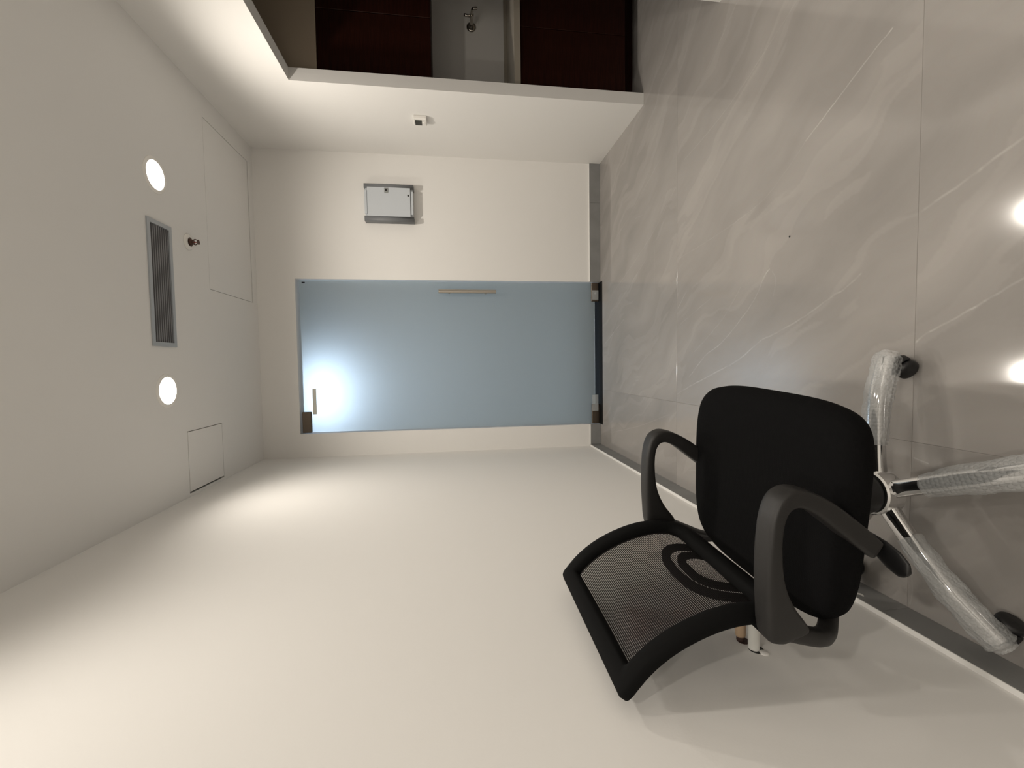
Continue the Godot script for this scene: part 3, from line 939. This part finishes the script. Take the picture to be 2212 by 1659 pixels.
	# five-star base
	obj("hub", turned(Vector3(0, 0.09, 0), Vector3.UP, [[0.02, 0], [0.05, 0.0], [0.055, 0.006], [0.0565, 0.03], [0.0555, 0.05], [0.052, 0.055], [0.02, 0.055]], 40), M.chrome, c)
	var film := mk(Color(0.84, 0.85, 0.85, 0.36), 0.32, 0.0, 0.6)
	film.transparency = BaseMaterial3D.TRANSPARENCY_ALPHA
	film.heightmap_enabled = true
	film.heightmap_scale = 0.13
	film.heightmap_texture = bubbles()
	film.uv1_scale = Vector3(5, 27, 1)
	var rng := RandomNumberGenerator.new()
	rng.seed = 11
	var wn := FastNoiseLite.new()
	wn.seed = 17
	wn.frequency = 1.0
	for k in 5:
		var an := deg_to_rad(-5.0 + 72.0 * k + 3.5 * -1.0)
		var leg := Node3D.new()
		leg.name = "leg"
		c.add_child(leg, true)
		leg.rotation.y = -an
		var path := curve([Vector3(0.045, 0.115, 0), Vector3(0.1, 0.114, 0), Vector3(0.17, 0.110, 0), Vector3(0.235, 0.101, 0), Vector3(0.285, 0.086, 0), Vector3(0.325, 0.072, 0), Vector3(0.338, 0.066, 0)], 5)
		obj("spoke", tube(path, func(t): return lerpf(0.0215, 0.0185, t), func(t): return lerpf(0.018, 0.0135, t), Vector3.UP, 20, 2.6), M.chrome, leg)
		# bubble wrap sleeve, baggy, open at the hub end
		var wp := curve([Vector3(0.118, 0.1135, 0), Vector3(0.17, 0.110, 0), Vector3(0.235, 0.101, 0), Vector3(0.285, 0.086, 0), Vector3(0.325, 0.07, 0), Vector3(0.352, 0.058, 0)], 9)
		var rg := []
		for i in wp.size():
			var t := float(i) / (wp.size() - 1)
			var d: Vector3 = (wp[mini(i + 1, wp.size() - 1)] - wp[maxi(i - 1, 0)]).normalized()
			var b := Vector3(0, 0, 1).cross(d)
			var r := PackedVector3Array()
			for a in 28:
				var q := TAU * a / 28.0
				var w := 1.0 + 0.22 * wn.get_noise_3d(cos(q) * 1.2 + k * 9.0, sin(q) * 1.2, t * 5.0) + 0.07 * wn.get_noise_3d(cos(q) * 4.0 + k * 5.0, sin(q) * 4.0, t * 22.0)
				var rz := lerpf(0.026, 0.033, sin(t * 2.6)) * w
				var ry := lerpf(0.022, 0.03, t) * w
				if t > 0.93: 
					rz *= 0.75
					ry *= 0.7
				r.append(wp[i] + Vector3(0, 0, cos(q) * rz) + b * (sin(q) * ry - 0.002))
			rg.append(r)
		obj("bubble_wrap", loft(rg, false, false), film, leg).set_meta("label", "clear bubble wrap sleeve")
		# twin wheel caster
		var cs := [turned(Vector3(0.308, 0.045, 0), Vector3.UP, [[0.0001, 0], [0.006, 0], [0.006, 0.03], [0.0001, 0.03]], 14)]
		var yaw := rng.randf_range(-0.9, 0.9)
		var off := Vector3(cos(yaw), 0, sin(yaw))
		var axl := Vector3(-sin(yaw), 0, cos(yaw))
		var cc := Vector3(0.308, 0.0255, 0) + off * 0.008
		for sg in [-1.0, 1.0]:
			cs.append(lathe(cc + axl * sg * 0.004, axl * sg, [[0.0001, 0], [0.0235, 0.0], [0.0252, 0.003], [0.0255, 0.010], [0.024, 0.016], [0.019, 0.0195], [0.0001, 0.021]], 28))
		cs.append(lathe(cc - axl * 0.005, axl, [[0.0001, 0], [0.02, 0.0], [0.02, 0.01], [0.0001, 0.01]], 24))
		cs.append(tube(curve([cc + off * 0.028 + Vector3(0, 0.004, 0), cc + off * 0.022 + Vector3(0, 0.02, 0), cc + Vector3(0, 0.0295, 0), cc - off * 0.018 + Vector3(0, 0.024, 0)], 5), 0.011, 0.0025, Vector3.UP, 10, 3.0))
		obj("caster", join(cs), mk(Color(0.07, 0.068, 0.075), 0.42), leg)

func weave() -> ImageTexture:
	var im := Image.create(128, 128, false, Image.FORMAT_L8)
	for j in 128:
		for i in 128:
			var a := sin(TAU * i * 16.0 / 128.0) * 0.5 + 0.5
			var b := sin(TAU * j * 16.0 / 128.0) * 0.5 + 0.5
			var q := a * b + 0.25 * sin(TAU * (i + j) * 8.0 / 128.0)
			im.set_pixel(i, j, Color(clampf(q, 0, 1), 0, 0))
	return ImageTexture.create_from_image(im)

func bubbles() -> ImageTexture:
	var n := 256
	var im := Image.create(n, n, false, Image.FORMAT_L8)
	var cells := 4
	for j in n:
		for i in n:
			var best := 0.0
			var x := float(i) / n * cells
			var y := float(j) / n * cells
			for dj in range(-1, 2):
				var rowi := floorf(y) + dj
				var shift := 0.5 if int(absf(rowi)) % 2 == 1 else 0.0
				for di in range(-1, 2):
					var cx := floorf(x - shift) + di + 0.5 + shift
					var d := Vector2(x - cx, y - rowi - 0.5).length() / 0.44
					if d < 1.0: best = maxf(best, sqrt(1.0 - d * d))
			im.set_pixel(i, j, Color(best, best, best))
	return ImageTexture.create_from_image(im)
